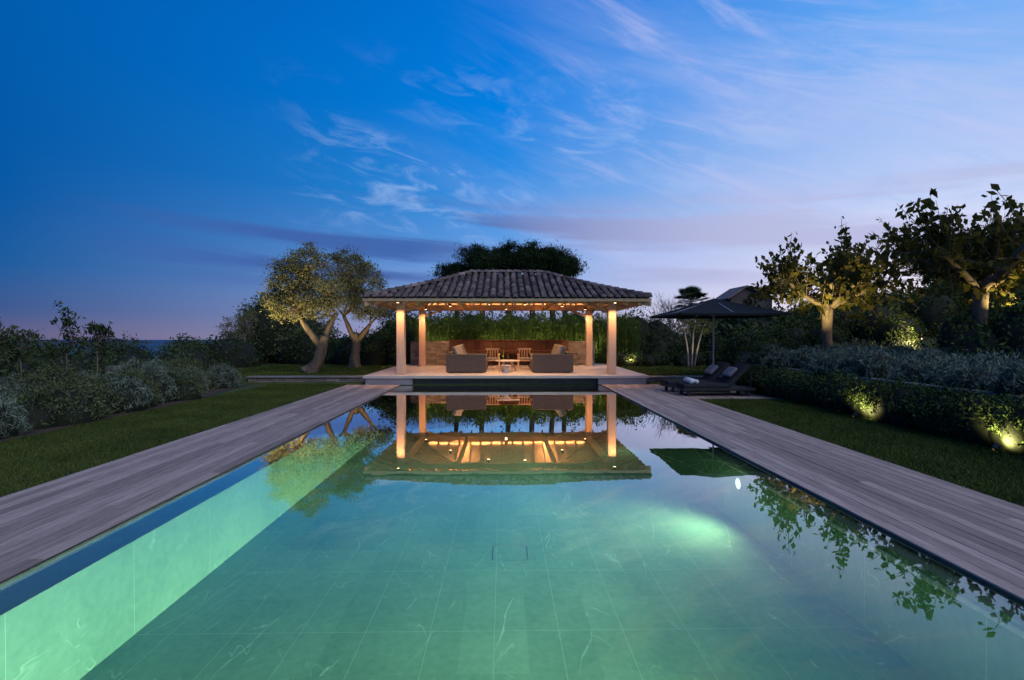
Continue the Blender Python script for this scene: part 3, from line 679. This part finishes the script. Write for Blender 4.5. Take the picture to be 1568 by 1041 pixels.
e=empty('stone_house'); b=MB(); hx0,hx1,hy0,hy1=20.6,24.4,46,49; zr=6.1; ze=5.1; xm=(hx0+hx1)/2-0.5
b.add([(hx0,hy0,0),(hx1,hy0,0),(hx1,hy0,ze),(xm,hy0,zr-0.1),(hx0,hy0,ze),(hx0,hy1,0),(hx1,hy1,0),(hx1,hy1,ze),(xm,hy1,zr-0.1),(hx0,hy1,ze)],[(0,1,2,3,4),(9,8,7,6,5),(0,4,9,5),(1,6,7,2)]); b.obj('walls',M['housestone'],e)
b=MB()
for (xa,xb) in ((hx0-0.35,xm),(hx1+0.35,xm)):
    b.add([(xa,hy0-0.3,ze-0.12),(xm,hy0-0.3,zr),(xm,hy1+0.3,zr),(xa,hy1+0.3,ze-0.12),(xa,hy0-0.3,ze-0.0),(xm,hy0-0.3,zr+0.15),(xm,hy1+0.3,zr+0.15),(xa,hy1+0.3,ze-0.0)],[(0,1,2,3),(4,7,6,5),(0,4,5,1),(3,2,6,7),(0,3,7,4)])
b.obj('roof',M['tile'],e)
b=MB(); b.box((21.8,45.96,4.4),(22.2,45.99,5.0)); b.obj('windows',M['glass'],e)
b=MB(); b.box((23.5,47,5.1),(23.9,47.4,6.1)); b.box((23.45,46.95,6.1),(23.95,47.45,6.2)); b.obj('chimney',M['housestone'],e)

E=[(7.95+rng.normal()*0.05,y,0.34,0.27,0.3,rng.uniform(0.42,0.52)) for y in np.arange(3.0,16.8,0.33)]
shrubs('clipped_hedge',E,0.05,0.028,750,M['l_hedge'],sub=0.12)
E=[]
for yy in np.arange(3.5,18,0.8):
    for xx in np.arange(8.65,12.3,0.85):
        x=xx+rng.normal()*0.13; y=yy+rng.normal()*0.13; r=rng.uniform(0.38,0.55)
        E.append((x,y,z0(x,y)+0.08,r,r,rng.uniform(0.32,0.56)))
shrubs('lavender_field',E,0.11,0.018,560,M['l_lav'],sub=0.12,bias=(0,0,1.1))
E=[(13.3,17.2,1.7,0.6,0.6,0.55),(12.6,16.0,1.55,0.45,0.45,0.42),(14.6,18.5,1.8,0.7,0.7,0.7),(11.9,18.2,1.35,0.5,0.5,0.5),(15.2,15.8,2.0,0.75,0.75,0.7),(13.2,14.0,1.6,0.5,0.5,0.45),(9.7,20,0.7,0.6,0.6,0.55),(10.6,20.6,0.8,0.7,0.7,0.7),(11.6,21.5,1.0,0.8,0.8,0.8),
   (8.7,17.9,0.55,0.5,0.5,0.55),(9.5,18.4,0.7,0.55,0.55,0.6),(10.5,18.9,0.9,0.6,0.6,0.65),(12.6,19.8,1.5,0.7,0.7,0.7)]
shrubs('topiary_ball',E,0.055,0.03,480,M['l_hedge'],sub=0.13)
E=[]
for i in range(26):
    x=rng.uniform(8.5,14); y=rng.uniform(27,33); E.append((x,y,z0(x,y)+0.3,rng.uniform(0.6,1.1),0.7,rng.uniform(0.5,1.4)))
for i in range(12):
    x=5.5+i*0.55; y=25.5+rng.normal()*0.4; E.append((x,y,0.45,0.35,0.35,rng.uniform(0.3,0.5)))
for i in range(26):
    x=rng.uniform(11.5,20); y=rng.uniform(19,25); E.append((x,y,z0(x,y)+0.3,rng.uniform(0.8,1.3),1.0,rng.uniform(0.7,1.3)+(x-11)*0.08))
for i in range(14):
    x=rng.uniform(12.6,17); y=rng.uniform(10,17); E.append((x,y,z0(x,y)+0.2,rng.uniform(0.5,0.9),0.8,rng.uniform(0.4,0.9)+(x-12)*0.12))
E+=[(12.6,12.0,1.5,0.8,0.6,0.85),(13.8,12.2,1.5,0.9,0.7,1.1),(14.6,11.6,1.6,0.9,0.8,1.4),(12.2,13.6,1.6,0.5,0.4,0.7),(11.6,12.1,1.3,0.7,0.5,0.8),(12.1,11.7,1.7,0.6,0.5,0.9)]
shrubs('garden_shrubbery',E,0.11,0.05,140,M['l_hedge'],sub=0.26)
E=[]
for i in range(44):
    y=rng.uniform(26,40); q=rng.uniform(0.42,1.15); x=q*y
    pyt=474 if q<0.58 else (452 if q<0.78 else 452-(q-0.78)*260)
    ztop=1.82+(512-pyt-rng.uniform(0,14))/784*y
    rz=rng.uniform(1.5,2.2); E.append((x,y,ztop-rz,rng.uniform(1.4,2.3),1.6,rz))
shrubs('woodland_backdrop',E,0.25,0.10,40,M['l_dark'],sub=0.55)
pine(22.5,25,7.0,2.2,1.5,7); pine(26.5,27,7.8,2.4,1.6,7); pine(29,33,8.0,2.4,1.6,6)
def plane(x,y,ztop,spread,seed,th,nsh=120):
    g0=z0(x,y); rr=random.Random(seed); e=empty('plane_tree'); b=MB(); LP=[]
    P,Rr=smooth_path([(x,y,g0-0.1,0.22),(x+0.03,y,g0+0.4,0.165),(x-0.03,y,g0+1.0,0.15),(x,y,th,0.17)]); b.tube(P,Rr,12,jit=0.06)
    ends=[]
    for i in range(9):
        a=i*2.399+0.3*rr.random(); rad=spread*math.sqrt((i+0.6)/9)*0.85
        q=Vector((x+rad*math.cos(a),y+rad*math.sin(a)*0.85,th+0.55+0.35*rr.random()+0.1*rad)); t0=Vector((x,y,th-0.05))
        m=t0.lerp(q,0.5)+Vector((0,0,0.12*rr.uniform(-1,1.5))); m2=m.lerp(q,0.5)+Vector((rr.gauss(0,.08),rr.gauss(0,.08),rr.gauss(0,.05)))
        b.tube([t0,t0.lerp(m,.5),m,m2,q],[0.11,0.085,0.07,0.06,0.05],7,jit=0.06); ends+= [(m2,0.5),(q,1),(q,1),(m,0.3)]
    for i in range(nsh):
        st,wgt=rr.choice(ends); st=st+Vector((rr.gauss(0,.08),rr.gauss(0,.08),0)); out=Vector((st.x-x,st.y-y,0))*0.22
        d=(Vector((rr.gauss(0,.42),rr.gauss(0,.42),1))+out)
        if rr.random()<0.34: d.z=rr.uniform(-0.45,0.3); d=d+out
        d.normalize(); l=min(rr.uniform(0.6,1.7),(ztop+0.35*rr.random()-st.z)/max(d.z,0.3))
        pts=[st+d*l*t+Vector((0,0,-0.12*l*t*t*(1-abs(d.z)))) for t in (0,.35,.7,1)]
        b.tube(pts,[0.016,0.012,0.009,0.004],4,cap=False)
        nl=int(l*12)
        for k in range(nl):
            t=0.15+0.85*k/nl; p=pts[0].lerp(pts[3],t); LP.append((p.x+rr.gauss(0,.075),p.y+rr.gauss(0,.075),p.z+rr.gauss(-0.02,.05)))
    b.obj('trunk',M['bark'],e,smooth=True)
    np_mesh('foliage',leaves(np.array(LP),0.21,0.125,(0,0,-0.9),0.3),4,M['l_fig'],e)
plane(10.9,17,5.4,2.6,1,2.75,230); plane(12.7,13.4,5.4,2.5,2,3.0,230)
def lawn(name,x0,x1,y0,y1,n,h_=0.035,w_=0.010):
    x=rng.uniform(x0,x1,n); y=y0+(y1-y0)*rng.random(n)**1.35; P=np.stack([x,y,gh(x,y)-0.008],1); np_mesh(name,blades(P,h_,w_,0.5),3,M['l_grass'])
lawn('lawn_grass',-8.5,-5.63,3.5,18.9,100000,0.035,0.012); lawn('lawn_grass',5.51,8.2,4.5,14.3,90000,0.035,0.012)
lawn('lawn_grass',-12,-5.2,19.35,27,30000,0.045,0.025); lawn('lawn_grass',5.5,11,19.35,30,30000,0.045,0.025)

# garden lights
garden_spot((7.50,10.7,0.15),(8.0,10.7,0.6),55,150,(1,0.85,0.35)); garden_spot((7.50,7.6,0.15),(8.0,7.6,0.6),65,150,(1,0.85,0.35))
garden_spot((-9.4,19.7,0.5),(-8.4,21.1,4.0),1300,62,(1,0.74,0.34)); garden_spot((-7.5,19.7,0.45),(-7.6,21.2,3.8),380,62,(1,0.74,0.34))
garden_spot((-6.6,22.8,0.45),(-6.9,24.4,4.2),280,70,(1,0.74,0.34))
garden_spot((-13.3,25.0,0.2),(-13.2,26,2.2),260,80)
garden_spot((9.0,23.0,0.45),(9.0,24,2.2),80,80); garden_spot((6.3,25.0,0.5),(6.3,25.6,0.9),55,130); garden_spot((9.9,19.5,0.5),(9.8,20.2,0.9),60,130)
garden_spot((9.7,15.4,1.45),(10.7,17,3.9),720,80,(1,0.78,0.30)); garden_spot((13.1,12.9,2.3),(12.7,13.6,4.4),150,110,(1,0.78,0.30))
garden_spot((13.9,16.7,2.0),(13.5,17.6,2.3),130,130); garden_spot((12.4,15.0,1.7),(12.6,16,1.8),120,130); garden_spot((14.6,14.6,2.1),(15.2,15.8,2.5),150,130)
for x in (-3.5,-0.2,2.0,4.2): garden_spot((x,26.5,0.45),(x,27.6,1.8),300,130,(1,0.85,0.4))

# ---------------------------------------------------------------- sky
wd=bpy.data.worlds.new('World'); scene.world=wd; wd.use_nodes=True; nt=wd.node_tree; nt.nodes.clear(); L=nt.links
tc=N(nt,'ShaderNodeTexCoord'); sp=N(nt,'ShaderNodeSeparateXYZ'); L.new(tc.outputs['Generated'],sp.inputs[0])
x,y,z=sp.outputs
zc=mth(nt,'MAXIMUM',z,0.0)
hyp=mth(nt,'SQRT',mth(nt,'ADD',mth(nt,'MULTIPLY',x,x),mth(nt,'MULTIPLY',y,y)))
sx=mth(nt,'DIVIDE',x,mth(nt,'MAXIMUM',hyp,0.001))
rl=ramp(nt,[(0,lin((96,92,128))),(0.035,lin((60,86,138))),(0.10,lin((24,88,152))),(0.2,lin((2,84,158))),(0.45,lin((0,88,168))),(1,lin((0,70,150)))])
rc=ramp(nt,[(0,lin((164,164,202))),(0.07,lin((138,164,216))),(0.15,lin((102,154,220))),(0.26,lin((42,138,218))),(0.40,lin((0,124,218))),(0.56,lin((0,110,206))),(1,lin((0,80,170)))])
rr_=ramp(nt,[(0,lin((236,222,228))),(0.08,lin((226,219,236))),(0.17,lin((204,211,240))),(0.30,lin((156,188,238))),(0.45,lin((92,162,236))),(0.6,lin((54,136,226))),(1,lin((10,90,180)))])
for r_ in (rl,rc,rr_): L.new(zc,r_.inputs[0])
def mr(v,a,b,smooth=True):
    n=N(nt,'ShaderNodeMapRange'); n.interpolation_type='SMOOTHSTEP' if smooth else 'LINEAR'
    L.new(v,n.inputs[0]); n.inputs[1].default_value=a; n.inputs[2].default_value=b; return n.outputs[0]
col=mix(nt,rl.outputs[0],rc.outputs[0],mr(sx,-0.70,0.0,False)); col=mix(nt,col,rr_.outputs[0],mr(sx,0.0,0.62,False))
az=mth(nt,'ARCTAN2',x,y); el=mth(nt,'ARCSINE',z)
cb=N(nt,'ShaderNodeCombineXYZ'); L.new(az,cb.inputs[0]); L.new(el,cb.inputs[1])
def streak(rot,sc,loc,detail,dist,rough=0.6):
    m1=N(nt,'ShaderNodeMapping'); m1.inputs['Rotation'].default_value=(0,0,R(rot)); L.new(cb.outputs[0],m1.inputs[0])
    m2=N(nt,'ShaderNodeMapping'); m2.inputs['Scale'].default_value=sc; m2.inputs['Location'].default_value=loc; L.new(m1.outputs[0],m2.inputs[0])
    n=N(nt,'ShaderNodeTexNoise',Scale=1.0,Detail=detail,Roughness=rough,Distortion=dist); L.new(m2.outputs[0],n.inputs['Vector']); return n.outputs[0]
s1=mr(streak(17,(1.4,7,1),(3.1,0.7,0),8.0,0.5),0.42,0.78)
s1=mth(nt,'MULTIPLY',s1,mr(sx,-0.30,0.35)); s1=mth(nt,'MULTIPLY',s1,mth(nt,'MULTIPLY',mr(zc,0.05,0.14),mth(nt,'SUBTRACT',1.0,mth(nt,'MULTIPLY',mr(zc,0.36,0.55),0.6))))
col=mix(nt,col,lin((186,190,234)),mth(nt,'MULTIPLY',s1,0.55))
s4=mr(streak(24,(2.2,16,1),(5.3,3.1,0),7.0,0.8,0.65),0.46,0.72)
s4=mth(nt,'MULTIPLY',mth(nt,'MULTIPLY',s4,mr(sx,-0.15,0.3)),mr(zc,0.12,0.2)); col=mix(nt,col,lin((200,200,236)),mth(nt,'MULTIPLY',s4,0.36))
s3=mr(streak(10,(9,26,1),(1.0,4.0,0),5.0,0.8),0.46,0.70); s3b=mr(streak(12,(2.2,5,1),(7.3,1.7,0),4.0,0.3),0.36,0.56)
s3=mth(nt,'MULTIPLY',mth(nt,'MULTIPLY',s3,s3b),mth(nt,'MULTIPLY',mth(nt,'MULTIPLY',mr(zc,0.14,0.24),mth(nt,'SUBTRACT',1.0,mr(zc,0.34,0.50))),mr(sx,-0.45,-0.15)))
col=mix(nt,col,lin((160,188,234)),mth(nt,'MULTIPLY',s3,0.55))
s2=mr(streak(4,(1.1,17,1),(0.4,2.2,0),6.0,0.3,0.5),0.44,0.57)
bandm=mth(nt,'MULTIPLY',mr(el,0.07,0.12),mth(nt,'SUBTRACT',1.0,mr(el,0.20,0.27)))
s2=mth(nt,'MULTIPLY',mth(nt,'MULTIPLY',s2,bandm),mr(sx,-0.70,-0.35))
dk=mix(nt,lin((60,92,160)),lin((178,180,216)),mr(sx,-0.2,0.5))
col=mix(nt,col,dk,mth(nt,'MULTIPLY',s2,0.85))
sky=N(nt,'ShaderNodeTexSky'); sky.sky_type='NISHITA'; sky.sun_disc=False; sky.sun_elevation=R(0.5); sky.sun_rotation=R(75)
add=N(nt,'ShaderNodeVectorMath',operation='MULTIPLY_ADD'); L.new(sky.outputs[0],add.inputs[0]); add.inputs[1].default_value=(0.001,0.001,0.001); L.new(col,add.inputs[2])
bg=N(nt,'ShaderNodeBackground',Strength=1.08); L.new(add.outputs[0],bg.inputs[0]); o=N(nt,'ShaderNodeOutputWorld'); L.new(bg.outputs[0],o.inputs[0])
dusk_fill=bpy.data.lights.new('sun','SUN'); dusk_fill.energy=1.2; dusk_fill.angle=R(55); dusk_fill.color=(1.0,0.91,0.82); so=bpy.data.objects.new('sun',dusk_fill); link(so)  # added soft fill lifting the dim dusk ambient; the sun has set
so.rotation_euler=Vector((-0.45,0.50,-0.75)).to_track_quat('-Z','Y').to_euler()

cam=bpy.data.cameras.new('camera'); cam.lens=18.0; cam.sensor_width=36; cam.clip_end=20000; cam.clip_start=0.05
co=bpy.data.objects.new('camera',cam); co.location=(0,0,1.82); co.rotation_euler=(R(90-0.62),0,R(-1.02)); link(co); scene.camera=co
scene.view_settings.view_transform='Standard'; scene.view_settings.look='None'; scene.view_settings.exposure=0
